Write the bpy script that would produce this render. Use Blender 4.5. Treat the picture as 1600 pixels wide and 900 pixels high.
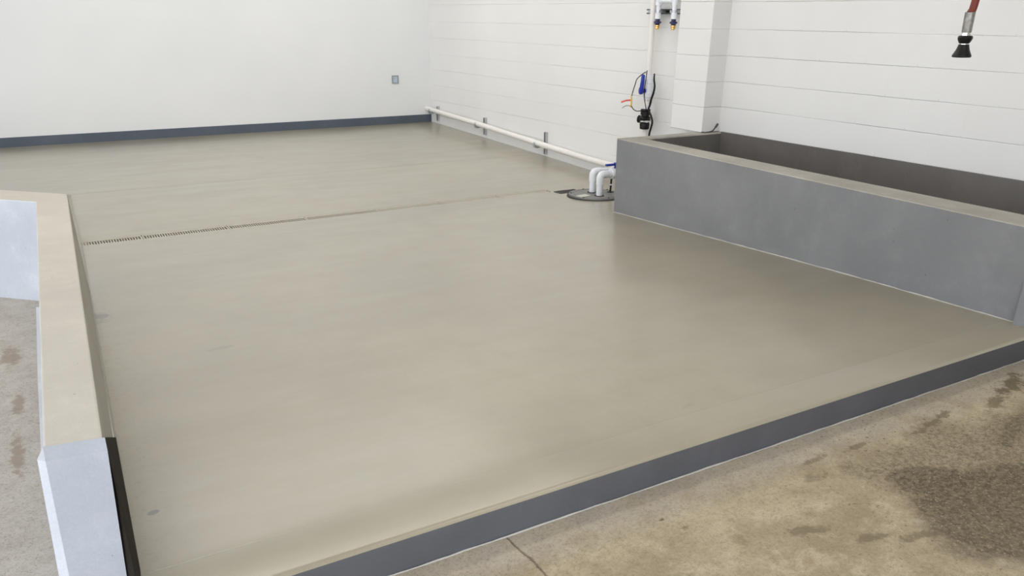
import bpy, bmesh, math, random
from mathutils import Vector, Matrix
random.seed(7)
C = bpy.context.scene
for o in list(bpy.data.objects): bpy.data.objects.remove(o)
COL = C.collection
R = math.radians

# ------------------------------------------------------------------ camera
# axes: X to the right along the rear wall, Y into the room along the block wall, Z up; camera at the origin
yaw, pit, roll = R(31.06), R(24.4), R(0.468)
fw = Vector((math.sin(yaw)*math.cos(pit), math.cos(yaw)*math.cos(pit), -math.sin(pit)))
rt = fw.cross(Vector((0, 0, 1))).normalized(); up = rt.cross(fw)
r2 = rt*math.cos(roll) + up*math.sin(roll); u2 = up*math.cos(roll) - rt*math.sin(roll)
cam = bpy.data.cameras.new('camera'); co = bpy.data.objects.new('camera', cam); COL.objects.link(co)
M = Matrix((r2, u2, -fw)).transposed().to_4x4()
co.matrix_world = M
cam.sensor_width = 36; cam.lens = 1273.4/1600*36
cam.shift_y = 150/1600            # the photo is the upper part of a 4:3 frame
cam.clip_start = 0.02
C.camera = co

# ------------------------------------------------------------------ light
w = bpy.data.worlds.new('world'); C.world = w; w.use_nodes = True
bg = w.node_tree.nodes['Background']
bg.inputs[0].default_value = (0.90, 0.93, 1.0, 1); bg.inputs[1].default_value = 3.1
def area(name, loc, rot, sx, sy, power, col):
    l = bpy.data.lights.new(name, 'AREA'); l.shape = 'RECTANGLE'; l.size = sx; l.size_y = sy
    l.energy = power; l.color = col
    o = bpy.data.objects.new(name, l); COL.objects.link(o); o.location = loc; o.rotation_euler = rot
    return o
area('ceiling_lamp', (2.7, 8.7, 2.34), (0, 0, 0), 4.4, 2.4, 70, (1.0, 0.985, 0.95))
area('ceiling_lamp', (1.0, 4.6, 2.34), (0, 0, 0), 6.0, 0.3, 62, (1.0, 0.96, 0.88))
area('ceiling_lamp', (3.2, 1.4, 2.34), (0, 0, 0), 2.5, 0.3, 12, (1.0, 0.93, 0.80))
vs = C.view_settings
C.display_settings.display_device = 'sRGB'
vs.view_transform = 'Standard'; vs.look = 'None'; vs.gamma = 1; vs.use_curve_mapping = False
vs.exposure = 0.13

# ------------------------------------------------------------------ materials
class NT:
    def __init__(s, name):
        s.m = bpy.data.materials.new(name); s.m.use_nodes = True; s.t = s.m.node_tree
        s.b = s.t.nodes['Principled BSDF']
        s.co = s.n('ShaderNodeTexCoord').outputs['Object']
    def n(s, kind, **kw):
        x = s.t.nodes.new(kind)
        for k, v in kw.items():
            if k.startswith('_'): x.inputs[k[1:]].default_value = v
            else: setattr(x, k, v)
        return x
    def l(s, a, b): s.t.links.new(a, b)
    def noise(s, scale, detail=4, rough=.55, vec=None, stretch=None):
        x = s.n('ShaderNodeTexNoise'); x.inputs['Scale'].default_value = scale
        x.inputs['Detail'].default_value = detail; x.inputs['Roughness'].default_value = rough
        v = vec or s.co
        if stretch:
            mp = s.n('ShaderNodeMapping'); mp.inputs['Scale'].default_value = stretch; s.l(v, mp.inputs[0]); v = mp.outputs[0]
        s.l(v, x.inputs['Vector']); return x.outputs['Fac']
    def ramp(s, f, a, b, lo=0.0, hi=1.0):
        x = s.n('ShaderNodeMapRange'); x.inputs[1].default_value = a; x.inputs[2].default_value = b
        x.inputs[3].default_value = lo; x.inputs[4].default_value = hi; x.interpolation_type = 'SMOOTHSTEP'
        s.l(f, x.inputs[0]); return x.outputs[0]
    def mix(s, f, a, b):
        x = s.n('ShaderNodeMix'); x.data_type = 'RGBA'
        for sock, v in ((x.inputs[0], f), (x.inputs[6], a), (x.inputs[7], b)):
            if isinstance(v, bpy.types.NodeSocket): s.l(v, sock)
            else: sock.default_value = v if not isinstance(v, tuple) else (*v[:3], 1)
        return x.outputs[2]
    def math(s, op, a, b=None, c=None):
        x = s.n('ShaderNodeMath'); x.operation = op
        for i, v in enumerate((a, b, c)):
            if v is None: continue
            if isinstance(v, bpy.types.NodeSocket): s.l(v, x.inputs[i])
            else: x.inputs[i].default_value = v
        return x.outputs[0]
    def xyz(s):
        x = s.n('ShaderNodeSeparateXYZ'); s.l(s.co, x.inputs[0]); return x.outputs
    def bump(s, h, strength=.3, dist=.002, prev=None):
        x = s.n('ShaderNodeBump'); x.inputs['Strength'].default_value = strength; x.inputs['Distance'].default_value = dist
        s.l(h, x.inputs['Height'])
        if prev: s.l(prev, x.inputs['Normal'])
        return x.outputs[0]
    def out(s, col=None, rough=None, normal=None, metal=0, spec=.5, coat=0, coat_r=.1):
        for sock, v in ((s.b.inputs['Base Color'], col), (s.b.inputs['Roughness'], rough)):
            if v is None: continue
            if isinstance(v, bpy.types.NodeSocket): s.l(v, sock)
            else: sock.default_value = (*v[:3], 1) if isinstance(v, tuple) else v
        if normal: s.l(normal, s.b.inputs['Normal'])
        s.b.inputs['Metallic'].default_value = metal; s.b.inputs['Specular IOR Level'].default_value = spec
        s.b.inputs['Coat Weight'].default_value = coat; s.b.inputs['Coat Roughness'].default_value = coat_r
        return s.m
    def ellipse(s, cx, cy, rx, ry, ang=0, wob=.5, nscale=6, edge=(.75, 1.15)):
        """1 inside a ragged ellipse lying in the XY plane"""
        x, y, z = s.xyz()
        dx = s.math('SUBTRACT', x, cx); dy = s.math('SUBTRACT', y, cy)
        ca, sa = math.cos(ang), math.sin(ang)
        a = s.math('DIVIDE', s.math('ADD', s.math('MULTIPLY', dx, ca), s.math('MULTIPLY', dy, sa)), rx)
        b = s.math('DIVIDE', s.math('SUBTRACT', s.math('MULTIPLY', dy, ca), s.math('MULTIPLY', dx, sa)), ry)
        d = s.math('SQRT', s.math('ADD', s.math('MULTIPLY', a, a), s.math('MULTIPLY', b, b)))
        nn = s.math('MULTIPLY', s.math('SUBTRACT', s.noise(nscale, 6, .65), .5), wob*2)
        return s.ramp(s.math('ADD', d, nn), edge[0], edge[1], 1, 0)

def plain(name, col, rough=.5, metal=0, var=.06, scale=30, coat=0, spec=.5):
    t = NT(name)
    f = t.noise(scale, 3)
    c = t.mix(t.ramp(f, .3, .7), tuple(max(0, c*(1-var)) for c in col), tuple(min(1, c*(1+var)) for c in col))
    return t.out(c, rough, metal=metal, coat=coat, spec=spec)

def mat_block_wall():
    t = NT('painted_block'); x, y, z = t.xyz()
    cb = t.n('ShaderNodeCombineXYZ'); t.l(t.math('ADD', y, x), cb.inputs[0]); t.l(t.math('ADD', z, 0.097+.2032*20), cb.inputs[1])
    wv = t.n('ShaderNodeTexNoise'); wv.inputs['Scale'].default_value = 3; t.l(t.co, wv.inputs['Vector'])
    br = t.n('ShaderNodeTexBrick'); br.offset = .5; br.squash = 1
    br.inputs['Scale'].default_value = 1; br.inputs['Mortar Size'].default_value = .0045
    br.inputs['Mortar Smooth'].default_value = .9; br.inputs['Brick Width'].default_value = .4064; br.inputs['Row Height'].default_value = .2032
    for i in (1, 2): br.inputs[i].default_value = (1, 1, 1, 1)
    br.inputs[3].default_value = (0, 0, 0, 1)
    ad = t.n('ShaderNodeVectorMath'); ad.operation = 'MULTIPLY_ADD'; t.l(wv.outputs['Color'], ad.inputs[0])
    ad.inputs[1].default_value = (.006, .005, 0); t.l(cb.outputs[0], ad.inputs[2]); t.l(ad.outputs[0], br.inputs['Vector'])
    # vertical joints are almost filled with paint: fade them against the course joints
    zz = t.math('FRACT', t.math('DIVIDE', t.math('ADD', z, 0.097+.2032*20), .2032))
    row = t.math('ABSOLUTE', t.math('SUBTRACT', zz, .5))
    isrow = t.ramp(row, .44, .47)
    var = t.ramp(t.noise(1.4, 2), .35, .65, .25, 1.0)
    h = t.math('MULTIPLY', t.math('SUBTRACT', 1, br.outputs['Color']), t.math('MULTIPLY', var, t.math('MULTIPLY_ADD', isrow, .87, .13)))
    # every block sits a hair in or out of the wall plane
    bi = t.math('FLOOR', t.math('DIVIDE', t.math('ADD', z, 0.097+.2032*20), .2032))
    wn = t.n('ShaderNodeTexWhiteNoise'); wn.noise_dimensions = '1D'; t.l(bi, wn.inputs['W'])
    hh = t.math('ADD', t.math('MULTIPLY', h, -1), t.math('MULTIPLY', wn.outputs['Value'], .35))
    n1 = t.bump(hh, .75, .0055)
    n2 = t.bump(t.noise(60, 5, .6), .12, .002, n1)
    pock = t.ramp(t.noise(22, 3, .7), .70, .74, 1, 0)
    n3 = t.bump(pock, .25, .002, n2)
    c = t.mix(t.ramp(t.noise(.8, 3), .3, .7), (.80, .795, .775), (.84, .838, .82))
    return t.out(c, .42, n3, spec=.4)

def mat_smooth_wall():
    t = NT('painted_plaster')
    c = t.mix(t.ramp(t.noise(.6, 3), .3, .7), (.80, .81, .815), (.845, .85, .85))
    return t.out(c, .5, t.bump(t.noise(25, 5), .05, .002), spec=.3)

def mat_slab():
    t = NT('coated_slab'); x, y, z = t.xyz()
    big = t.noise(.9, 5, .6); streak = t.noise(1.6, 6, .65, stretch=(.7, 5, 1)); fine = t.noise(140, 3, .7)
    patch = t.noise(3.2, 4, .6)
    c = t.mix(t.ramp(big, .32, .68), (.262, .225, .145), (.342, .298, .200))
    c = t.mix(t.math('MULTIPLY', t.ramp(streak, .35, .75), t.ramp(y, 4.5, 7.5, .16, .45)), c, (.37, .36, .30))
    c = t.mix(t.ramp(patch, .52, .75, 0, .45), c, (.29, .255, .165))
    c = t.mix(t.ramp(t.noise(45, 5, .75), .5, .72, 0, .22), c, (.25, .225, .165))
    c = t.mix(t.ramp(fine, .25, .75, .10, 0), c, (.15, .145, .12))
    # darker rough traces beside the low wall
    edge = t.math('MULTIPLY', t.ramp(x, .0, .55, 1, 0), t.ramp(y, 1.8, 4.5, 1, 0))
    c = t.mix(t.math('MULTIPLY', edge, t.ramp(t.noise(14, 6, .7), .48, .70, 0, .5)), c, (.27, .25, .19))
    d = t.math('SUBTRACT', x, t.math('MULTIPLY_ADD', y, .0546, -.0548))
    dd = t.math('ADD', d, t.math('MULTIPLY', t.math('SUBTRACT', t.noise(20, 4, .7), .5), .012))
    c = t.mix(t.math('MULTIPLY', t.ramp(y, 6.6, 6.7, 1, 0), t.ramp(t.math('ABSOLUTE', t.math('SUBTRACT', dd, .006)), .001, .006, .65, 0)), c, (.13, .115, .085))
    c = t.mix(t.math('MULTIPLY', t.math('MULTIPLY', t.ramp(y, 5, 6.5, 1, 0), t.ramp(d, .03, .22, 1, 0)), t.ramp(t.noise(38, 6, .8), .52, .68, 0, .6)), c, (.17, .15, .11))
    # trowelled border along the kerb
    wl = t.math('ADD', t.math('MULTIPLY', t.noise(1.5, 2), .03), t.math('SUBTRACT', y, 2.085))
    line = t.ramp(t.math('ABSOLUTE', wl), .0, .006, 1, 0)
    c = t.mix(t.math('MULTIPLY', line, .25), c, (.22, .21, .17))
    c = t.mix(t.ramp(wl, -.004, .004, .16, 0), c, (.36, .34, .27))
    # paint spot, scuffs
    for e, col, k in ((t.ellipse(.150, 2.395, .019, .014, .3, .3, 30), (.10, .098, .09), .95),
                      (t.ellipse(.785, 2.265, .016, .05, .2, .9, 40), (.25, .23, .18), .45),
                      (t.ellipse(2.1, 2.13, .04, .012, .2, .9, 50), (.25, .23, .18), .4),
                      (t.ellipse(.19, 4.55, .06, .05, .1, 1.6, 26), (.16, .15, .12), .55),
                      (t.ellipse(.66, 3.79, .07, .02, .1, 1.6, 40), (.19, .175, .14), .5),
                      (t.ellipse(.235, 4.66, .045, .06, .2, 1.8, 45), (.10, .09, .07), .8),
                      (t.ellipse(3.6, 2.5, .25, .04, .5, .9, 14), (.25, .235, .2), .25)):
        c = t.mix(t.math('MULTIPLY', e, k), c, col)
    specks = t.ramp(t.noise(55, 1), .78, .80)
    c = t.mix(t.math('MULTIPLY', specks, .4), c, (.2, .19, .16))
    rg = t.ramp(t.math('ADD', big, t.math('MULTIPLY', patch, .4)), .4, 1.0, .30, .44)
    n = t.bump(t.noise(90, 4, .6), .16, .0015, t.bump(t.noise(4, 4), .12, .004, t.bump(line, .25, -.003)))
    return t.out(c, rg, n, spec=.9, coat=.9, coat_r=.25)

def mat_grey(name, a, b, marks=(), rough=.55, spec=.4):
    t = NT(name)
    c = t.mix(t.ramp(t.noise(1.6, 5, .6), .3, .7), a, b)
    c = t.mix(t.ramp(t.noise(6, 7, .75), .48, .75, 0, .4), c, tuple(v*1.22 for v in b))
    c = t.mix(t.ramp(t.noise(17, 7, .8), .64, .72, 0, .45), c, tuple(v*1.4 for v in b))
    c = t.mix(t.ramp(t.noise(31, 2, .7), .735, .76, 0, .7), c, tuple(v*.45 for v in a))
    c = t.mix(t.ramp(t.noise(180, 2), .3, .7, .12, 0), c, tuple(v*.55 for v in a))
    x, y, z = t.xyz()
    for (cy, cz, ry, rz, k, col) in marks:
        dy = t.math('DIVIDE', t.math('SUBTRACT', y, cy), ry); dz = t.math('DIVIDE', t.math('SUBTRACT', z, cz), rz)
        d = t.math('SQRT', t.math('ADD', t.math('MULTIPLY', dy, dy), t.math('MULTIPLY', dz, dz)))
        f = t.ramp(t.math('ADD', d, t.math('MULTIPLY', t.math('SUBTRACT', t.noise(34, 6, .7), .5), 1.6)), .4, 1.1, k, 0)
        c = t.mix(f, c, col)
    return t.out(c, rough, t.bump(t.noise(60, 6, .65), .25, .002), spec=spec)

def mat_outer():
    t = NT('worn_concrete'); x, y, z = t.xyz()
    big = t.noise(2.4, 8, .72); med = t.noise(9, 8, .75); fine = t.noise(95, 4, .8); grit = t.noise(210, 3, .8)
    c = t.mix(t.ramp(big, .36, .64), (.33, .265, .17), (.47, .395, .27))
    c = t.mix(t.ramp(med, .47, .68, 0, .6), c, (.55, .475, .345))
    c = t.mix(t.ramp(med, .30, .47, .6, 0), c, (.29, .24, .16))
    # paler, greyer to the left of the low wall and along the kerb
    c = t.mix(t.ramp(x, .1, .45, .9, 0), c, t.mix(t.ramp(med, .35, .65), (.40, .375, .33), (.56, .54, .50)))
    kerb = t.math('MULTIPLY', t.ramp(t.math('ADD', y, t.math('MULTIPLY', big, .16)), 1.72, 1.86), t.ramp(t.noise(6, 5, .7), .3, .6, .35, 1))
    c = t.mix(t.math('MULTIPLY', kerb, .6), c, (.42, .385, .34))
    # worn area with exposed aggregate
    st = t.mix(t.ramp(t.noise(60, 5, .85), .38, .62), (.075, .058, .036), (.20, .16, .105))
    st = t.mix(t.ramp(t.noise(120, 2, .7), .62, .70), st, (.38, .31, .22))
    lite = t.mix(t.ramp(t.noise(60, 5, .85), .40, .60), (.12, .095, .06), (.34, .275, .185))
    wide = t.ellipse(3.05, 1.38, .75, .30, -.18, .75, 5, (.6, 1.1))
    c = t.mix(t.math('MULTIPLY', wide, .75), c, lite)
    for a, k in ((t.ellipse(2.74, 1.10, .47, .30, -.1, .35, 5, (.8, 1.05)), .92), (t.ellipse(2.60, 1.40, .17, .11, -.3, .5, 8, (.7, 1.05)), .9), (t.ellipse(3.3, 1.48, .30, .05, .3, .9, 12, (.5, 1.1)), .6)):
        c = t.mix(t.math('MULTIPLY', a, k), c, st)
    # damp footprints, treads and drips
    for cx, cy, rx, ry, a, k in ((1.60, 1.69, .013, .008, 0, .9), (1.64, 1.62, .018, .012, 0, .6), (1.74, 1.48, .035, .05, .5, .3), (1.98, 1.40, .10, .030, -.35, .6), (2.12, 1.27, .09, .025, -.25, .6), (2.26, 1.2, .10, .022, -.2, .55), (3.70, 1.73, .20, .05, .35, .9), (3.45, 1.66, .12, .03, .3, .7), (3.05, 1.68, .22, .025, .2, .7), (2.60, 1.70, .12, .02, .1, .6), (2.35, 1.71, .10, .018, .1, .6), (2.25, 1.62, .10, .03, 0, .4), (3.9, 1.5, .2, .08, .2, .6)):
        c = t.mix(t.math('MULTIPLY', t.ellipse(cx, cy, rx, ry, a, 1.5, 24, (.35, 1.0)), k), c, (.135, .105, .06))
    c = t.mix(t.ramp(fine, .32, .50, .50, 0), c, (.17, .135, .085))
    c = t.mix(t.ramp(fine, .56, .72, 0, .35), c, (.60, .53, .40))
    c = t.mix(t.ramp(grit, .35, .5, .30, 0), c, (.15, .12, .08))
    pits = t.math('MULTIPLY', t.ramp(t.noise(75, 2, .6), .66, .69), t.ramp(x, 1.6, 2.8, .10, .85))
    c = t.mix(pits, c, (.05, .042, .03))
    # brown drips on the pale floor left of the wall
    for cx, cy, rx, ry in ((-.19, 3.72, .030, .15), (-.21, 3.25, .028, .22), (-.2, 4.35, .05, .16)):
        c = t.mix(t.math('MULTIPLY', t.ellipse(cx, cy, rx, ry, 0, 1.5, 26, (.4, 1)), .75), c, (.27, .21, .16))
    # crack running away from the kerb
    cr = t.math('SUBTRACT', t.math('SUBTRACT', x, 1.112), t.math('MULTIPLY', t.math('SUBTRACT', t.noise(7, 5, .7), .5), .05))
    crk = t.math('MULTIPLY', t.ramp(t.math('ABSOLUTE', cr), .001, .006, 1, 0), t.ramp(t.noise(5, 3), .35, .5))
    c = t.mix(t.math('MULTIPLY', crk, .75), c, (.14, .10, .065))
    h = t.math('ADD', t.math('MULTIPLY', fine, .6), t.math('ADD', t.math('MULTIPLY', crk, -1.5), t.math('MULTIPLY', pits, -.6)))
    return t.out(c, .82, t.bump(h, .6, .004), spec=.3)

BLOCK = mat_block_wall(); PLASTER = mat_smooth_wall(); SLAB = mat_slab(); OUTER = mat_outer()
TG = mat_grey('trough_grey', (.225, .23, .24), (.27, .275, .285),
    marks=((2.985, -1.21, .035, .11, .55, (.10, .10, .105)), (2.84, -1.18, .03, .15, .55, (.10, .10, .105)),
           (4.35, -1.35, .05, .03, .5, (.11, .11, .11)), (3.9, -1.28, .03, .05, .35, (.11, .11, .11)), (5.1, -1.02, .06, .08, .35, (.30, .30, .31))))
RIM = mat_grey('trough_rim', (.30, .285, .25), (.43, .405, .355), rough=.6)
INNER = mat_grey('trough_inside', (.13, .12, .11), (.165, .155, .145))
KERB = mat_grey('kerb_paint', (.082, .084, .092), (.108, .112, .124), rough=.5)
BASEB = mat_grey('baseboard_paint', (.085, .105, .135), (.105, .125, .155), rough=.45)
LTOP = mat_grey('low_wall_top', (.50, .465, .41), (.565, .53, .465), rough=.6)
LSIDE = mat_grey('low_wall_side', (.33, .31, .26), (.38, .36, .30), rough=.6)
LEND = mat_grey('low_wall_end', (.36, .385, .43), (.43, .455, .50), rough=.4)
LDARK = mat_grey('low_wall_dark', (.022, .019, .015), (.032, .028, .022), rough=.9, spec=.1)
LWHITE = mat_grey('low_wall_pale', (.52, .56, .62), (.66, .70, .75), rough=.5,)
CAULK = plain('caulk', (.46, .45, .42), .5)
PVC = plain('white_pvc', (.84, .86, .90), .22, var=.02)
PIPEW = plain('painted_pipe', (.86, .83, .79), .35, var=.02)
BLUE = plain('blue_plastic', (.010, .028, .36), .35)
NAVY = plain('navy_fitting', (.035, .030, .10), .4)
BRASS = plain('brass', (.80, .52, .18), .28, 1)
STEEL = plain('galvanised_steel', (.55, .57, .58), .38, .9)
CHROME = plain('bright_steel', (.75, .75, .74), .2, 1)
BLACK = plain('black_plastic', (.006, .006, .006), .4, spec=.3)
RUB = plain('black_rubber', (.02, .02, .02), .55)
DARKM = plain('dark_iron', (.045, .045, .042), .5)
LID = mat_grey('lid_grey', (.17, .168, .155), (.22, .215, .20), rough=.4)
GRATE = plain('grate_plastic', (.47, .43, .35), .35)
VOID = plain('drain_dark', (.02, .019, .017), .8)
HOSE = plain('red_hose', (.16, .022, .012), .55)
YEL = plain('yellow_wire', (.80, .55, .12), .4)
RED = plain('red_tag', (.65, .07, .05), .4)
SLEEVE = plain('grey_sleeve', (.30, .29, .27), .42, .7, var=.2, scale=60)
PALE = plain('pale_label', (.62, .60, .54), .5)

# ------------------------------------------------------------------ mesh helpers
class MB:
    def __init__(s): s.bm = bmesh.new(); s.smooth = False
    def poly(s, pts, mi=0):
        f = s.bm.faces.new([s.bm.verts.new(p) for p in pts]); f.material_index = mi; return s
    def box(s, x0, x1, y0, y1, z0, z1, rot=None, c=None):
        vs = [s.bm.verts.new((x, y, z)) for x in (x0, x1) for y in (y0, y1) for z in (z0, z1)]
        for q in ((0, 1, 3, 2), (4, 6, 7, 5), (0, 4, 5, 1), (2, 3, 7, 6), (0, 2, 6, 4), (1, 5, 7, 3)):
            s.bm.faces.new([vs[i] for i in q])
        if rot: bmesh.ops.rotate(s.bm, verts=vs, cent=c, matrix=rot)
        return s
    def prism(s, poly, z0, z1):
        """closed polygon (list of xy) with bottom/top heights (numbers or lists)"""
        n = len(poly); a = z0 if isinstance(z0, (list, tuple)) else [z0]*n; b = z1 if isinstance(z1, (list, tuple)) else [z1]*n
        lo = [s.bm.verts.new((*p, a[i])) for i, p in enumerate(poly)]; hi = [s.bm.verts.new((*p, b[i])) for i, p in enumerate(poly)]
        s.bm.faces.new(lo[::-1]); s.bm.faces.new(hi)
        for i in range(n): s.bm.faces.new((lo[i], lo[(i+1) % n], hi[(i+1) % n], hi[i]))
        return s
    def sweep(s, pts, rads, seg=20, sc=(1, 1)):
        pts = [Vector(p) for p in pts]
        if not isinstance(rads, (list, tuple)): rads = [rads]*len(pts)
        s.smooth = True
        t0 = (pts[1]-pts[0]).normalized()
        nrm = t0.orthogonal().normalized(); rings = []
        for i, p in enumerate(pts):
            if i == 0: t = t0
            elif i == len(pts)-1: t = (pts[i]-pts[i-1])
            else: t = (pts[i+1]-pts[i-1])
            if t.length < 1e-9: t = pts[i]-pts[0] if (pts[i]-pts[0]).length > 1e-9 else t0
            t = t.normalized(); nrm = (nrm - t*nrm.dot(t)).normalized(); bn = t.cross(nrm)
            rings.append([s.bm.verts.new(p + (nrm*math.cos(a)*sc[0] + bn*math.sin(a)*sc[1])*max(rads[i], 1e-5)) for a in [2*math.pi*k/seg for k in range(seg)]])
        for a, b in zip(rings, rings[1:]):
            for k in range(seg): s.bm.faces.new((a[k], a[(k+1) % seg], b[(k+1) % seg], b[k]))
        s.bm.faces.new(rings[0][::-1]); s.bm.faces.new(rings[-1]); return s
    def lathe(s, base, axis, prof, seg=24):
        """prof: list of (distance along axis, radius); doubled stations keep hard steps"""
        base = Vector(base); axis = Vector(axis).normalized(); nrm = axis.orthogonal().normalized(); bn = axis.cross(nrm); rings = []
        s.smooth = True
        for d, r in prof:
            rings.append([s.bm.verts.new(base + axis*d + (nrm*math.cos(a) + bn*math.sin(a))*max(r, 1e-5)) for a in [2*math.pi*k/seg for k in range(seg)]])
        for a, b in zip(rings, rings[1:]):
            for k in range(seg): s.bm.faces.new((a[k], a[(k+1) % seg], b[(k+1) % seg], b[k]))
        s.bm.faces.new(rings[0][::-1]); s.bm.faces.new(rings[-1]); return s

def bend(pts, r, n=8):
    """polyline with its inner corners rounded to radius r"""
    pts = [Vector(p) for p in pts]; out = [pts[0]]
    for a, b, c in zip(pts, pts[1:], pts[2:]):
        u = (a-b).normalized(); v = (c-b).normalized(); ang = u.angle(v)
        d = min(r/math.tan(ang/2), (a-b).length*.49, (c-b).length*.49)
        p, q = b+u*d, b+v*d
        for k in range(n+1):
            t = k/n; out.append(p*(1-t)**2 + b*2*t*(1-t) + q*t*t)
    out.append(pts[-1]); return out

def spline(pts, n=10):
    pts = [Vector(p) for p in pts]; P = [pts[0]*2-pts[1]] + pts + [pts[-1]*2-pts[-2]]; out = []
    for i in range(1, len(P)-2):
        for k in range(n):
            t = k/n; a, b, c, d = P[i-1:i+3]
            out.append(.5*((2*b) + (c-a)*t + (2*a-5*b+4*c-d)*t*t + (3*b-a-3*c+d)*t**3))
    out.append(pts[-1]); return out

def obj(name, mb, mats, parent=None, bevel=0, seg=2):
    me = bpy.data.meshes.new(name)
    bmesh.ops.recalc_face_normals(mb.bm, faces=mb.bm.faces)
    if parent is not None:
        bmesh.ops.translate(mb.bm, verts=mb.bm.verts, vec=-ORG[parent.name])
    mb.bm.to_mesh(me); mb.bm.free()
    for m in (mats if isinstance(mats, (list, tuple)) else [mats]): me.materials.append(m)
    if mb.smooth:
        for p in me.polygons: p.use_smooth = True
        me.set_sharp_from_angle(angle=R(35))
    o = bpy.data.objects.new(name, me); COL.objects.link(o)
    if parent is not None:
        o.parent = parent; ORG[o.name] = ORG[parent.name]
    else: ORG[o.name] = Vector((0, 0, 0))
    if bevel:
        b = o.modifiers.new('bevel', 'BEVEL'); b.width = bevel; b.segments = seg; b.limit_method = 'ANGLE'; b.angle_limit = R(40)
    return o
ORG = {}
def tag(o, label, cat, group=None):
    o['label'] = label; o['category'] = cat
    if group: o['group'] = group
    return o
def thing(name, label, cat, loc, group=None):
    o = bpy.data.objects.new(name, None); COL.objects.link(o); o.location = loc; o.empty_display_size = .05
    ORG[o.name] = Vector(loc); return tag(o, label, cat, group)
def struct(name, mb, mats, parent=None, **k):
    o = obj(name, mb, mats, parent, **k)
    if parent is None: o['kind'] = 'structure'
    return o

# ------------------------------------------------------------------ room shell
XW, YB, ZC = 5.32, 11.154, 2.42
struct('wall_right', MB().box(XW, XW+.2, -1.3, YB+.2, -1.75, ZC), BLOCK)
struct('wall_back', MB().box(-6.2, XW, YB, YB+.2, -1.75, ZC), PLASTER)
struct('ceiling', MB().box(-6.2, XW+.2, -1.3, YB+.2, ZC, ZC+.15), PLASTER)
# left wall: piers and header around two open bays
lw = MB().box(-6.2, -6.0, -1.3, .3, -1.75, ZC).box(-6.2, -6.0, 5.0, 6.2, -1.75, ZC).box(-6.2, -6.0, 10.4, YB, -1.75, ZC).box(-6.2, -6.0, .3, 10.4, 1.9, ZC)
struct('wall_left', lw, PLASTER)
struct('wall_front', MB().box(2.2, XW, -1.3, -1.1, -1.75, ZC).box(-6.0, -5.2, -1.3, -1.1, -1.75, ZC).box(-5.2, 2.2, -1.3, -1.1, 1.9, ZC), PLASTER)
struct('wall_pilaster', MB().box(5.12, XW+.02, 5.39, 5.79, -.913, ZC), BLOCK, bevel=.006)
struct('baseboard_back', MB().box(-6.0, 5.318, YB-.012, YB, -1.46, -1.317), BASEB, bevel=.002)

# ------------------------------------------------------------------ floors
ZP = [(1.89, -1.402), (2.6, -1.417), (3.26, -1.435), (4.3, -1.473), (5.46, -1.518), (6.1, -1.534), (6.53, -1.545)]
ZB = [(6.66, -1.543), (7.25, -1.519), (8.28, -1.492), (YB, -1.422)]
def zf(y):
    P = ZP + ZB
    if y <= P[0][0]: return P[0][1]
    for (a, za), (b, zb) in zip(P, P[1:]):
        if y <= b: return za + (zb-za)*(y-a)/(b-a)
    return P[-1][1]
def leftx(y):                       # face of the low wall along the slab
    if y <= 5.28: return .062 + (y-2.14)*.0546
    return max(.234 - (y-5.28)*.95, -6.0)
ZO = -1.522
struct('floor', MB().poly([(-6.2, -6, ZO), (7, -6, ZO), (7, 1.95, ZO), (.02, 1.95, ZO), (.15, 5.15, ZO), (-5.9, 11.3, ZO), (-6.2, 11.3, ZO)]), OUTER)
fs = MB(); ys = []
for (a, _), (b, _) in zip(ZP, ZP[1:]):
    n = max(1, int((b-a)/.2))
    ys += [a+(b-a)*k/n for k in range(n)]
ys.append(6.53)
sp = spline([(0, y, z) for y, z in ZP], 12)
def zs(y):
    for a, b in zip(sp, sp[1:]):
        if y <= b.y+1e-6: return a.z + (b.z-a.z)*(y-a.y)/max(b.y-a.y, 1e-6)
    return sp[-1].z
prof = [(1.872, ZO-.05), (1.872, -1.424), (1.874, -1.413), (1.882, -1.4055), (1.893, -1.4025)] + [(y, zs(y)) for y in ys if y > 1.95] + [(6.53, -1.60)]
bm = fs.bm; lo = []; hi = []; seed = random.Random(3)
for y, z in prof:
    lo.append(bm.verts.new((leftx(y)-.0, y, z))); hi.append(bm.verts.new((XW, y, z)))
for i in range(len(prof)-1):
    f = bm.faces.new((lo[i], hi[i], hi[i+1], lo[i+1])); f.material_index = 1 if i < 2 else 0
fs.smooth = True
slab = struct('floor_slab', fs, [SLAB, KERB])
bs = MB(); g = .0035                        # rear slab with its sawn joint
pr = [(6.66, -1.60), (6.66, -1.543)] + [(y, zf(y)) for y in (7.25,)] + [(8.282-g, zf(8.28)), (8.282-g*.3, zf(8.28)-.007), (8.282+g*.3, zf(8.28)-.007), (8.282+g, zf(8.28))] + [(YB, -1.422)]
a = [bs.bm.verts.new((-6.0, y, z)) for y, z in pr]; b = [bs.bm.verts.new((XW, y, z)) for y, z in pr]
for i in range(len(pr)-1): bs.bm.faces.new((a[i], b[i], b[i+1], a[i+1]))
struct('floor_rear_slab', bs, SLAB)
struct('floor_coved_strip', MB().prism([(.238, 5.25), (.382, 8.27), (.30, 8.27), (.15, 5.25)], [zf(5.25)-.01, zf(8.27)-.01]+[zf(8.27)-.01, zf(5.25)-.01], [zf(5.25)+.002, zf(8.27)+.004, zf(8.27)+.02, zf(5.25)+.02]), LSIDE)
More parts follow.
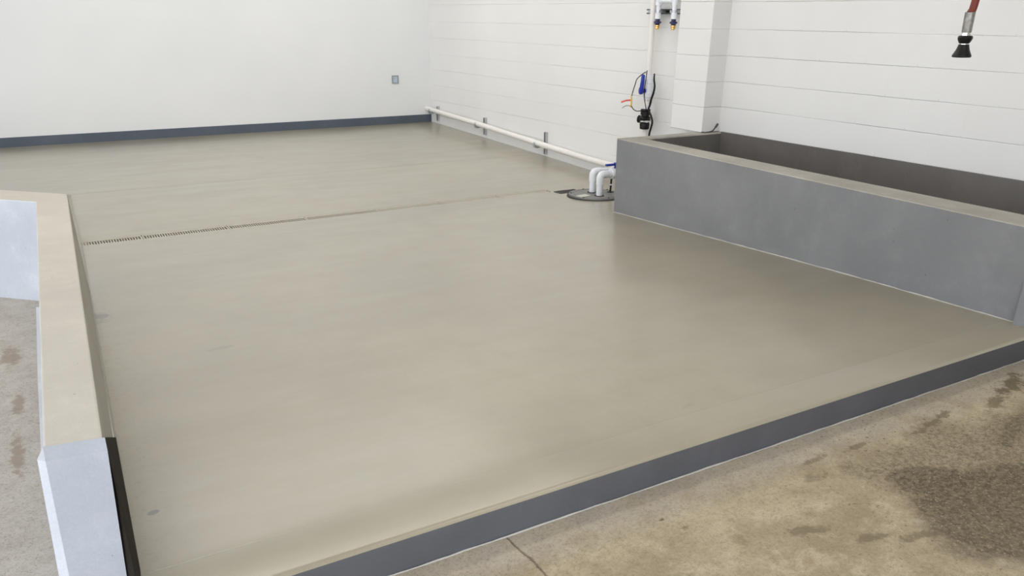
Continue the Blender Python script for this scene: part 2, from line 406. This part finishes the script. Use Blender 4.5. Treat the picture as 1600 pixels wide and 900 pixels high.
# pale sealant beads
def bead(name, pts, r=.005):
    pp = []
    for a, b in zip(pts, pts[1:]):
        n = max(2, int((Vector(b)-Vector(a)).length/.05))
        pp += [Vector(a).lerp(Vector(b), k/n) + Vector((random.uniform(-1, 1), random.uniform(-1, 1), 0))*.0016 for k in range(n)]
    pp.append(Vector(pts[-1]))
    rr = [r*random.uniform(.55, 1.25) for _ in pp]
    return struct(name, MB().sweep(pp, rr, 6), CAULK)
bead('trim_1', [(.3, 1.868, ZO+.001), (4.19, 1.868, ZO-.001)], .0035)
bead('trim_2', [(5.317, 6.9, zf(6.9)), (5.317, 8.2, zf(8.2)), (5.317, 11.1, zf(11.1))], .006)

# ------------------------------------------------------------------ trench drain
struct('floor_infill', MB().poly([(4.37, 6.52, zf(6.52)), (XW, 6.52, zf(6.52)), (XW, 6.67, zf(6.67)), (4.37, 6.67, zf(6.67))]), SLAB)
DY0, DY1 = 6.53, 6.66
struct('drain_channel', MB().box(.30, 4.40, DY0, DY1, -1.62, -1.60).box(.30, 4.40, DY0-.01, DY0+.004, -1.61, -1.549).box(.30, 4.40, DY1-.004, DY1+.01, -1.61, -1.549), VOID)
joints = [.10, .719, 1.351, 1.978, 2.604, 3.215, 3.811, 4.375]
where = ['touching the low wall', 'second from the low wall', 'third from the low wall', 'in the middle of the row', 'third from the dark catch basin grate', 'second from the dark catch basin grate', 'touching the dark catch basin grate']
for i, (x0, x1) in enumerate(zip(joints, joints[1:])):
    t = thing('drain_grate', 'narrow beige slotted trench drain grate, '+where[i]+(' (left end)' if i == 0 else ''), 'drain grate', ((x0+x1)/2, 6.6, -1.56), 'slotted grates of the trench drain')
    a, b = x0+.003, x1-.003; zt = -1.545
    fr = MB().box(a, b, DY0+.001, DY0+.012, zt-.02, zt).box(a, b, DY1-.031, DY1-.001, zt-.02, zt+.001)
    fr.box(a, a+.010, DY0+.012, DY1-.031, zt-.02, zt).box(b-.010, b, DY0+.012, DY1-.031, zt-.02, zt)
    obj('frame', fr, GRATE, t)
    br = MB(); p = .0182; hw = (.0037, .0037, .0038, .0044, .0055, .0066, .0074)[i]; n = int((b-a-.020)/p); p = (b-a-.020)/n
    for k in range(1, n):
        xc = a+.010+k*p; br.box(xc-hw, xc+hw, DY0+.010, DY1-.030, zt-.006, zt-.001)
    obj('slat_panel', br, GRATE, t)
t = thing('catch_basin_grate', 'small dark rectangular metal grate set in the floor beside the round cover', 'drain grate', (4.50, 6.48, zf(6.48)))
q = zf(6.48)
obj('frame', MB().box(4.385, 4.62, 6.425, 6.437, q-.02, q+.006).box(4.385, 4.62, 6.523, 6.535, q-.02, q+.006).box(4.385, 4.397, 6.437, 6.523, q-.02, q+.006).box(4.608, 4.62, 6.437, 6.523, q-.02, q+.006), DARKM, t)
br = MB()
for k in range(11): br.box(4.400+k*.0187, 4.409+k*.0187, 6.437, 6.523, q-.015, q+.004)
obj('bar_panel', br, DARKM, t); obj('pit', MB().box(4.39, 4.615, 6.43, 6.53, q-.02, q+.0015), VOID, t)

# ------------------------------------------------------------------ low wall on the left
ZT = -.945
t = thing('low_wall', 'low L-shaped concrete wall with beige top at the left of the raised floor', 'low wall', (.05, 3.6, ZO))
# plan, top outline: right edge (slab side), far corner, rear leg running back-left, inner corner, left edge
o_tr = [(.050, 1.985), (.228, 5.28)]; o_far = (-3.3, 8.75); i_far = (-3.45, 8.58); i_c = (.064, 5.13); o_tl = (-.076, 2.06)
zb = ZO-.03
slab_line = [(0, y, z) for y, z in ZP]
def wallblock():
    m = MB(); bm = m.bm
    top = [(.050, 2.012), (.228, 5.28), o_far, i_far, i_c, (-.0775, 2.030)]
    tv = [bm.verts.new((*p, ZT)) for p in top]
    bot = [(.055, 2.012), (.238, 5.29), o_far, i_far, i_c, (-.082, 2.030)]
    bv = [bm.verts.new((*p, zb)) for p in bot]
    bm.faces.new(tv).material_index = 0
    mi = [1, 1, 1, 2, 2, 1]
    for i in range(6):
        f = bm.faces.new((bv[i], bv[(i+1) % 6], tv[(i+1) % 6], tv[i])); f.material_index = mi[i]
    return m
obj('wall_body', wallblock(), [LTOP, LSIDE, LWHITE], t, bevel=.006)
# near end: chamfered grey cap with a pale left edge and a dark right flank
e = MB(); bm = e.bm
V = lambda *p: bm.verts.new(p)
A = V(-.0779, 2.028, ZT+.001); B = V(.0546, 2.007, ZT+.001)
D = V(-.0787, 1.991, ZT-.020); E_ = V(.0531, 1.9755, ZT-.020); L = V(-.0942, 1.9945, ZT-.012)
D2 = V(-.1027, 1.973, zb); E2 = V(.0194, 1.959, zb); L2 = V(-.1292, 1.976, zb); A2 = V(-.12, 2.04, zb)
F1 = V(.047, 1.884, zb); F2 = V(.071, 2.10, zs(2.1)-.01); F3 = V(.118, 3.02, zs(3.02)-.002)
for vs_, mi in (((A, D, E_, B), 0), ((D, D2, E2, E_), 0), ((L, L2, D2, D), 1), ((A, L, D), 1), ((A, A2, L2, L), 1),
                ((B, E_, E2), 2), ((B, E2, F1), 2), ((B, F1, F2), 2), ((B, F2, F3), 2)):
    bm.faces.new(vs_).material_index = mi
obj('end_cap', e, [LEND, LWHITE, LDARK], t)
struct('trim_3', MB().poly([(-.118, 1.98, ZO+.002), (-.082, 1.98, ZO+.002), (.055, 5.12, ZO+.002), (-.055, 5.10, ZO+.002), (-.105, 4.0, ZO+.002), (-.135, 3.2, ZO+.002)]), mat_grey('floor_margin_paint', (.56, .57, .58), (.64, .65, .66)))

# ------------------------------------------------------------------ trough on the right
ZR = -.915
t = thing('concrete_trough', 'long grey concrete trough along the white block wall, open on top', 'trough', (4.4, 3.6, zf(3.6)))
def yx(y, a, b): return a + (b-a)*(5.462-y)/(5.462-2.081)
X0, X1 = 4.272, 4.141; I0, I1 = 4.470, 4.392
y0, y1 = 1.885, 5.462
pts = [1.885, 2.6, 3.3, 4.0, 4.7, 5.10, 5.34]
fwm = MB(); bm = fwm.bm; rows = []
for y in [y0, 2.5, 3.1, 3.7, 4.3, 4.9, y1]:
    xo = yx(y, X0, X1); xi = yx(y, I0, I1); xb = 4.282+(4.194-4.282)*(5.462-y)/(5.462-1.98); z = zs(y)-.01
    rows.append([bm.verts.new(p) for p in ((xb, y, z), (xo, y, ZR-.006), (xo+.006, y, ZR), (xi-.008, y, ZR), (xi, y, ZR-.010), (xi+.01, y, -1.5))])
for a, b in zip(rows, rows[1:]):
    for i, mi in ((0, 0), (1, 1), (2, 1), (3, 1), (4, 2)):
        bm.faces.new((a[i], a[i+1], b[i+1], b[i])).material_index = mi
for r_ in (rows[0], rows[-1]): bm.faces.new(r_)
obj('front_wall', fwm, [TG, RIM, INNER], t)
em = MB(); bm = em.bm
ew = [(5.462, zs(5.462)-.02, 0), (5.462, ZR-.006, 1), (5.456, ZR, 1), (5.350, ZR, 1), (5.342, ZR-.010, 2), (5.335, -1.5, 2)]
a = [bm.verts.new((4.466, y, z)) for y, z, _ in ew]; b = [bm.verts.new((XW-.004, y, z)) for y, z, _ in ew]
for i in range(5): bm.faces.new((a[i], b[i], b[i+1], a[i+1])).material_index = (0, 1, 1, 1, 2)[i]
obj('end_wall', em, [TG, RIM, INNER], t)
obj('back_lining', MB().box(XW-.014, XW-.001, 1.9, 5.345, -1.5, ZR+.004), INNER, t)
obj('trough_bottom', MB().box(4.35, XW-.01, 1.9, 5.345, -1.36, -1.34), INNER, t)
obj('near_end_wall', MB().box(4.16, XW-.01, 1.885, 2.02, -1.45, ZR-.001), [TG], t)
pp = [(4.281-.088*(5.462-y)/3.482, y, zs(y)+.001) for y in (1.95, 2.5, 3, 3.5, 4, 4.5, 5, 5.46)]
bb = bead('caulk_bead', pp, .0045); del bb['kind']; bb.parent = t; bb.matrix_parent_inverse = Matrix.Translation(-ORG[t.name])
# scrap of dark lining peeling on the pilaster foot
tag(obj('peeled_strip', MB().sweep(spline([(5.115, 5.384, -.905), (5.17, 5.383, -.912), (5.235, 5.382, -.905), (5.27, 5.38, -.875), (5.29, 5.376, -.845)]), [.004]*10+[.006]*20+[.009]*11, 8, (1, .5)), DARKM), 'dark scrap curling up against the pilaster foot at the trough corner', 'scrap')

# ------------------------------------------------------------------ horizontal wall pipe and brackets
PR = .032
hp = [(5.25, 11.15, -1.235), (5.25, 9.6, -1.290), (5.25, 8.1, -1.358), (5.25, 7.2, -1.393), (5.25, 6.55, -1.407), (5.25, 6.215, -1.408)]
t = thing('wall_pipe', 'long white pipe running along the foot of the block wall', 'pipe', (5.25, 8.6, -1.35))
obj('pipe', MB().sweep(bend(hp, .1), PR, 20), PIPEW, t)
for k, (yb, zc, z0, z1, txt) in enumerate(((10.89, -1.246, -1.385, -1.19, 'nearest the room corner'), (9.53, -1.294, -1.418, -1.208, 'the middle one of three'), (8.10, -1.360, -1.468, -1.225, 'nearest the sump pipes'))):
    b = thing('pipe_bracket', 'galvanised strut bracket holding the low wall pipe, '+txt, 'bracket', (5.31, yb, z0), 'pipe brackets on the block wall')
    ch = MB().box(5.312, 5.319, yb-.021, yb+.021, z0, z1).box(5.290, 5.312, yb-.021, yb-.017, z0, z1).box(5.290, 5.312, yb+.017, yb+.021, z0, z1).box(5.288, 5.291, yb-.021, yb-.009, z0, z1).box(5.288, 5.291, yb+.009, yb+.021, z0, z1)
    obj('strut_channel', ch, STEEL, b)
    dz = (hp[1][2]-hp[0][2])/(hp[1][1]-hp[0][1])
    yk = yb+.11
    cl = MB().lathe((5.25, yk-.018, zc-.010+.018*.04), (0, 1, -dz), [(0, PR+.0005), (0, PR+.009), (.036, PR+.009), (.036, PR+.0005)], 20)
    cl.box(5.27, 5.319, yk-.012, yk+.006, zc-.045, zc-.036)
    obj('pipe_clamp', cl, STEEL, b)

# ------------------------------------------------------------------ sump cover and its pipes
LX, LY, LR = 4.60, 6.157, .262; LZ = zf(6.157)
t = thing('sump_cover', 'round grey sump cover in the floor beside the trough', 'cover', (LX, LY, LZ))
obj('rim_ring', MB().lathe((LX, LY, LZ-.02), (0, 0, 1), [(0, LR+.004), (.028, LR+.004), (.030, LR), (.030, LR-.010), (.026, LR-.012), (0, LR-.012)], 72), RUB, t)
obj('plate', MB().lathe((LX, LY, LZ-.018), (0, 0, 1), [(0, LR-.012), (.036, LR-.014), (.039, LR-.020), (.039, LR-.045), (.036, LR-.047), (.036, LR-.055), (.039, LR-.057), (.039, .0)], 72), LID, t)
zl = LZ+.021
ob = obj('data_label', MB().box(4.375, 4.50, 6.09, 6.165, zl, zl+.003, Matrix.Rotation(R(12), 3, 'Z'), (4.44, 6.13, zl)), PALE, t)
for (cx, cy) in ((4.609, 6.225), (4.57, 6.060), (4.765, 6.15)):
    obj('grommet', MB().lathe((cx, cy, zl-.001), (0, 0, 1), [(0, .045 if cx < 4.7 else .03), (.005, .045 if cx < 4.7 else .03), (.005, .01)], 28), RUB, t)
for k in range(6):
    a = R(25+60*k); obj('bolt', MB().lathe((LX+.228*math.cos(a), LY+.228*math.sin(a), zl-.001), (0, 0, 1), [(0, .008), (.006, .008), (.006, .001)], 6), DARKM, t)

def sump_pipe(name, label, x, y, route, ztop, loc_z):
    t = thing(name, label, 'pipe', (x, y, loc_z))
    obj('riser', MB().sweep([(x, y, loc_z), (x, y, ztop-.065)], .029, 24), PVC, t)
    obj('elbow', MB().sweep(bend([(x, y, ztop-.085), (x, y, ztop), (x+.075, y, ztop)], .055, 10), .0335, 24), PVC, t)
    obj('run', MB().sweep(bend([(x+.06, y, ztop)]+route, .05, 8), .029, 24), PVC, t)
    return t
sump_pipe('discharge_pipe', 'rear white elbowed pipe rising from the sump cover to the wall pipe', 4.609, 6.225, [(4.9, 6.225, -1.335), (5.21, 6.225, -1.40)], -1.325, zl)
tb = sump_pipe('discharge_pipe', 'front white elbowed pipe with blue-handled valve rising from the sump cover', 4.57, 6.06, [(5.18, 6.06, -1.325), (5.24, 6.10, -1.325), (5.24, 6.255, -1.325)], -1.325, zl)
obj('valve_body', MB().lathe((4.665, 6.06, -1.325), (1, 0, 0), [(0, .03), (.0, .033), (.02, .036), (.025, .046), (.055, .050), (.06, .044), (.13, .044), (.135, .05), (.165, .046), (.17, .036), (.19, .033), (.19, .03)], 28), PVC, tb)
hd = MB().lathe((4.745, 6.06, -1.28), (0, 0, 1), [(0, .016), (.03, .016), (.032, .024), (.048, .024), (.05, .018)], 20).box(4.630, 4.76, 6.045, 6.075, -1.254, -1.236)
obj('valve_handle', hd, BLUE, tb, bevel=.004)
t = thing('power_cord', 'black cord standing up from the sump cover, banded in white', 'cord', (4.765, 6.15, zl))
obj('cord', MB().sweep(spline([(4.765, 6.15, zl), (4.768, 6.15, -1.45), (4.773, 6.152, -1.385), (4.785, 6.158, -1.32), (4.9, 6.165, -1.235), (5.08, 6.17, -1.19), (5.12, 6.17, -1.15)]), .009, 12), BLACK, t)
obj('white_band', MB().lathe((4.7675, 6.15, -1.452), (.06, 0, 1), [(0, .01), (0, .0105), (.012, .0105), (.012, .01)], 14), PVC, t)

# ------------------------------------------------------------------ riser pipe on the wall with valves
t = thing('riser_pipe', 'tall white pipe climbing the block wall with blue-handled valve and black check valve', 'pipe', (5.24, 6.27, -1.325))
obj('pipe', MB().sweep([(5.24, 6.27, -1.325), (5.24, 6.272, -1.03), (5.24, 6.285, -.5), (5.24, 6.30, ZC)], .026, 20), PIPEW, t)
obj('valve_body', MB().lathe((5.24, 6.282, -.73), (0, 0, 1), [(0, .030), (.01, .034), (.03, .036), (.035, .043), (.07, .045), (.075, .041), (.15, .041), (.155, .045), (.19, .043), (.195, .036), (.225, .034), (.23, .030)], 28), PVC, t)
obj('coupling', MB().lathe((5.24, 6.278, -.86), (0, 0, 1), [(0, .027), (0, .032), (.09, .032), (.09, .027)], 24), PVC, t)
hd = MB().lathe((5.205, 6.275, -.640), (-1, .25, 0), [(0, .02), (.035, .02), (.036, .033), (.054, .033), (.058, .026)], 20)
hd.sweep([(5.150, 6.262, -.650), (5.145, 6.258, -.62), (5.145, 6.250, -.55), (5.145, 6.246, -.508), (5.145, 6.245, -.496)], [.024, .025, .022, .021, .014], 14, (1, .8))
obj('valve_handle', hd, BLUE, t)
# check valve: stack of ribbed black unions beside the pipe
obj('check_valve_union', MB().lathe((5.215, 6.262, -.985), (0, .0, 1), [(0, .030), (.004, .044), (.05, .048), (.058, .044), (.06, .036), (.085, .034)], 24), BLACK, t)
bd = MB().lathe((5.215, 6.262, -.935), (0, 0, 1), [(0, .034), (.008, .040), (.03, .050), (.06, .050), (.07, .038), (.10, .036)], 24)
bd.lathe((5.215, 6.29, -.90), (-.35, 1, .05), [(0, .03), (.035, .03), (.037, .035), (.048, .035), (.05, .03)], 18)
obj('check_valve_body', bd, BLACK, t)
obj('check_valve_union', MB().lathe((5.215, 6.262, -.855), (0, 0, 1), [(0, .036), (.002, .046), (.03, .046), (.034, .040), (.04, .048), (.052, .044), (.054, .03)], 24), BLACK, t)
obj('hose_clamp', MB().lathe((5.217, 6.258, -.915), (0, 0, 1), [(0, .051), (0, .0525), (.012, .0525), (.012, .051)], 24).box(5.185, 5.205, 6.205, 6.235, -.918, -.900), CHROME, t)
def cable(name, label, pts, r, mat, cat='cable', taper=None):
    o = obj(name, MB().sweep(spline(pts, 8), r, 10), mat); return tag(o, label, cat)
cable('thick_cable', 'thick black cable bowing down the right side of the riser pipe',
      [(5.21, 6.168, -.485), (5.20, 6.155, -.535), (5.20, 6.140, -.59), (5.20, 6.150, -.65), (5.20, 6.172, -.70), (5.20, 6.188, -.76), (5.19, 6.192, -.80), (5.19, 6.150, -.85), (5.19, 6.125, -.90), (5.19, 6.135, -.95), (5.20, 6.165, -1.01), (5.21, 6.18, -1.08)], [.006+.0045*math.sin(min(1, k/88)*math.pi)**.7 if k < 40 else .0095 for k in range(89)], BLACK)
cable('thin_cable', 'thin black wire dropping from the blue handle to the check valve',
      [(5.175, 6.232, -.46), (5.17, 6.245, -.60), (5.17, 6.245, -.66), (5.17, 6.228, -.73), (5.17, 6.205, -.79), (5.175, 6.20, -.83)], .0045, BLACK)
t = thing('looped_wire', 'black wire looping left of the valve with a red and yellow tag', 'wire', (5.2, 6.4, -.8))
obj('wire', MB().sweep(spline([(5.21, 6.292, -.478), (5.2, 6.33, -.50), (5.2, 6.40, -.545), (5.2, 6.425, -.60), (5.2, 6.452, -.665), (5.2, 6.468, -.735), (5.2, 6.468, -.765), (5.2, 6.462, -.785), (5.2, 6.43, -.815), (5.2, 6.38, -.83), (5.2, 6.33, -.825), (5.21, 6.28, -.815)]), .0042, 10), BLACK, t)
obj('yellow_core', MB().sweep(spline([(5.197, 6.466, -.70), (5.195, 6.458, -.73), (5.193, 6.453, -.77), (5.196, 6.470, -.80)]), .0085, 10), YEL, t)
obj('red_tag', MB().sweep([(5.19, 6.462, -.738), (5.185, 6.52, -.745), (5.185, 6.592, -.765)], [.010, .010, .012], 10, (1, .5)), RED, t)
obj('loose_end', MB().sweep(spline([(5.195, 6.478, -.79), (5.19, 6.53, -.795), (5.19, 6.585, -.822)]), .003, 8), DARKM, t)

# ------------------------------------------------------------------ hose bib manifold at the top
t = thing('tap_manifold', 'white pipe manifold strapped to the wall at the top edge, feeding two taps', 'pipe', (5.24, 6.08, -.02))
MY = (6.19, 5.976)
for y in MY:
    obj('drop_pipe', MB().lathe((5.22, y, -.028), (0, 0, 1), [(0, .020), (0, .027), (.05, .027), (.05, .021), (.11, .021), (.11, .028), (.19, .028), (.19, .021), (.5, .021)], 20), PVC, t)
obj('cross_pipe', MB().sweep([(5.22, 6.195, .118), (5.22, 5.97, .118)], .019, 16).lathe((5.22, 6.175, .118), (0, -1, 0), [(0, .026), (.035, .026), (.035, .02)], 18).lathe((5.22, 5.99, .118), (0, 1, 0), [(0, .026), (.035, .026), (.035, .02)], 18), PVC, t)
for y, txt in zip(MY, ('left', 'right')):
    h = thing('hose_tap', 'navy and brass hose coupling hanging from the manifold, the %s one' % txt, 'tap', (5.22, y, -.115), 'hose couplings under the manifold')
    obj('hex_body', MB().lathe((5.22, y, -.08), (0, 0, 1), [(0, .018), (.002, .020), (.014, .024), (.016, .033), (.030, .034), (.033, .024), (.036, .021), (.056, .021)], 8), NAVY, h)
    obj('brass_nipple', MB().lathe((5.22, y, -.115), (0, 0, 1), [(0, .012), (.001, .015), (.010, .016), (.011, .021), (.020, .021), (.021, .016), (.026, .022), (.036, .022)], 20), BRASS, h)
t = thing('strut_rail', 'short slotted steel strut with clamps across the manifold pipes', 'strut', (5.3, 6.12, .03))
st = MB().box(5.312, 5.319, 5.92, 6.42, .012, .053).box(5.279, 5.312, 5.92, 6.42, .012, .015).box(5.279, 5.312, 5.92, 6.42, .050, .053).box(5.277, 5.280, 5.92, 6.42, .012, .023).box(5.277, 5.280, 5.92, 6.42, .042, .053)
obj('rail', st, DARKM, t)
for y0_, y1_ in ((6.03, 6.10), (6.37, 6.40)):
    obj('slot_plate', MB().box(5.274, 5.278, y0_, y1_, .020, .045), STEEL, t, bevel=.0015)
for y, r, xc in ((6.298, .026, 5.24), (MY[0], .021, 5.22), (MY[1], .021, 5.22)):
    obj('clamp', MB().lathe((xc, y, .020), (0, 0, 1), [(0, r+.0005), (0, r+.004), (.024, r+.004), (.024, r+.0005)], 20).box(xc+.01, 5.285, y-r-.010, y-r-.004, .02, .044).box(xc+.01, 5.285, y+r+.004, y+r+.010, .02, .044), STEEL, t)

# ------------------------------------------------------------------ outlet box on the rear wall
t = thing('outlet_box', 'small grey metal electrical box plate on the smooth rear wall', 'outlet', (4.785, YB, -.833))
obj('frame', MB().box(4.737, 4.833, YB-.014, YB, -.886, -.874).box(4.737, 4.833, YB-.014, YB, -.794, -.782).box(4.737, 4.751, YB-.014, YB, -.874, -.794).box(4.819, 4.833, YB-.014, YB, -.874, -.794), plain('box_grey', (.30, .33, .33), .5), t)
obj('cover_plate', MB().box(4.751, 4.819, YB-.008, YB-.002, -.874, -.794), plain('plate_blue', (.48, .58, .66), .4), t)
obj('screw', MB().lathe((4.775, YB-.008, -.826), (0, -1, 0), [(0, .007), (.002, .006), (.002, .001)], 12), STEEL, t)

# ------------------------------------------------------------------ spray nozzle hanging at the upper right
K = 1.0
def nz(px, pz): return Vector((px*K, 2.0*K, pz*K))
top = nz(3.235, .33); a0 = nz(3.213, .06); a1 = nz(3.197, .016); a2 = nz(3.199, -.050); a3 = nz(3.197, -.060); b1 = nz(3.200, -.087); b2 = nz(3.199, -.092); b3 = nz(3.199, -.130)
t = thing('spray_nozzle', 'black bell-ended spray nozzle hanging on a red hose at the upper right', 'nozzle', tuple(b3))
obj('hose', MB().sweep(spline([nz(3.33, 2.41), nz(3.30, 1.6), nz(3.26, .8), top, a0, a1]), .0135*1.02, 20), HOSE, t)
ax = (a2-a1).normalized(); ln = (a2-a1).length
obj('sleeve', MB().lathe(a1, ax, [(-.004, .0135), (-.004, .0185), (ln*.92, .0175), (ln, .0165), (ln, .010)], 24), SLEEVE, t)
ax2 = Vector((.0, 0, -1))
ax2 = ((b3-a2).normalized()*.4 + ax*.6).normalized(); 
obj('nut', MB().lathe(a2, ax2, [(-.002, .012), (-.002, .0145), (.004, .0145), (.0045, .0165), (.011, .0165), (.0115, .012)], 6), CHROME, t)
obj('collar', MB().lathe(a2+ax2*.010, ax2, [(0, .015), (.0015, .0235), (.008, .0265), (.015, .025), (.027, .0185), (.029, .014)], 24), BLACK, t)
obj('bright_ring', MB().lathe(a2+ax2*.038, ax2, [(0, .012), (0, .0150), (.0035, .0150), (.0035, .012)], 24), CHROME, t)
obj('bell', MB().lathe(a2+ax2*.041, ax2, [(0, .013), (.0005, .0185), (.007, .0200), (.020, .0240), (.030, .0290), (.038, .0335), (.043, .0345), (.046, .032), (.040, .027), (.02, .012)], 28), BLACK, t)
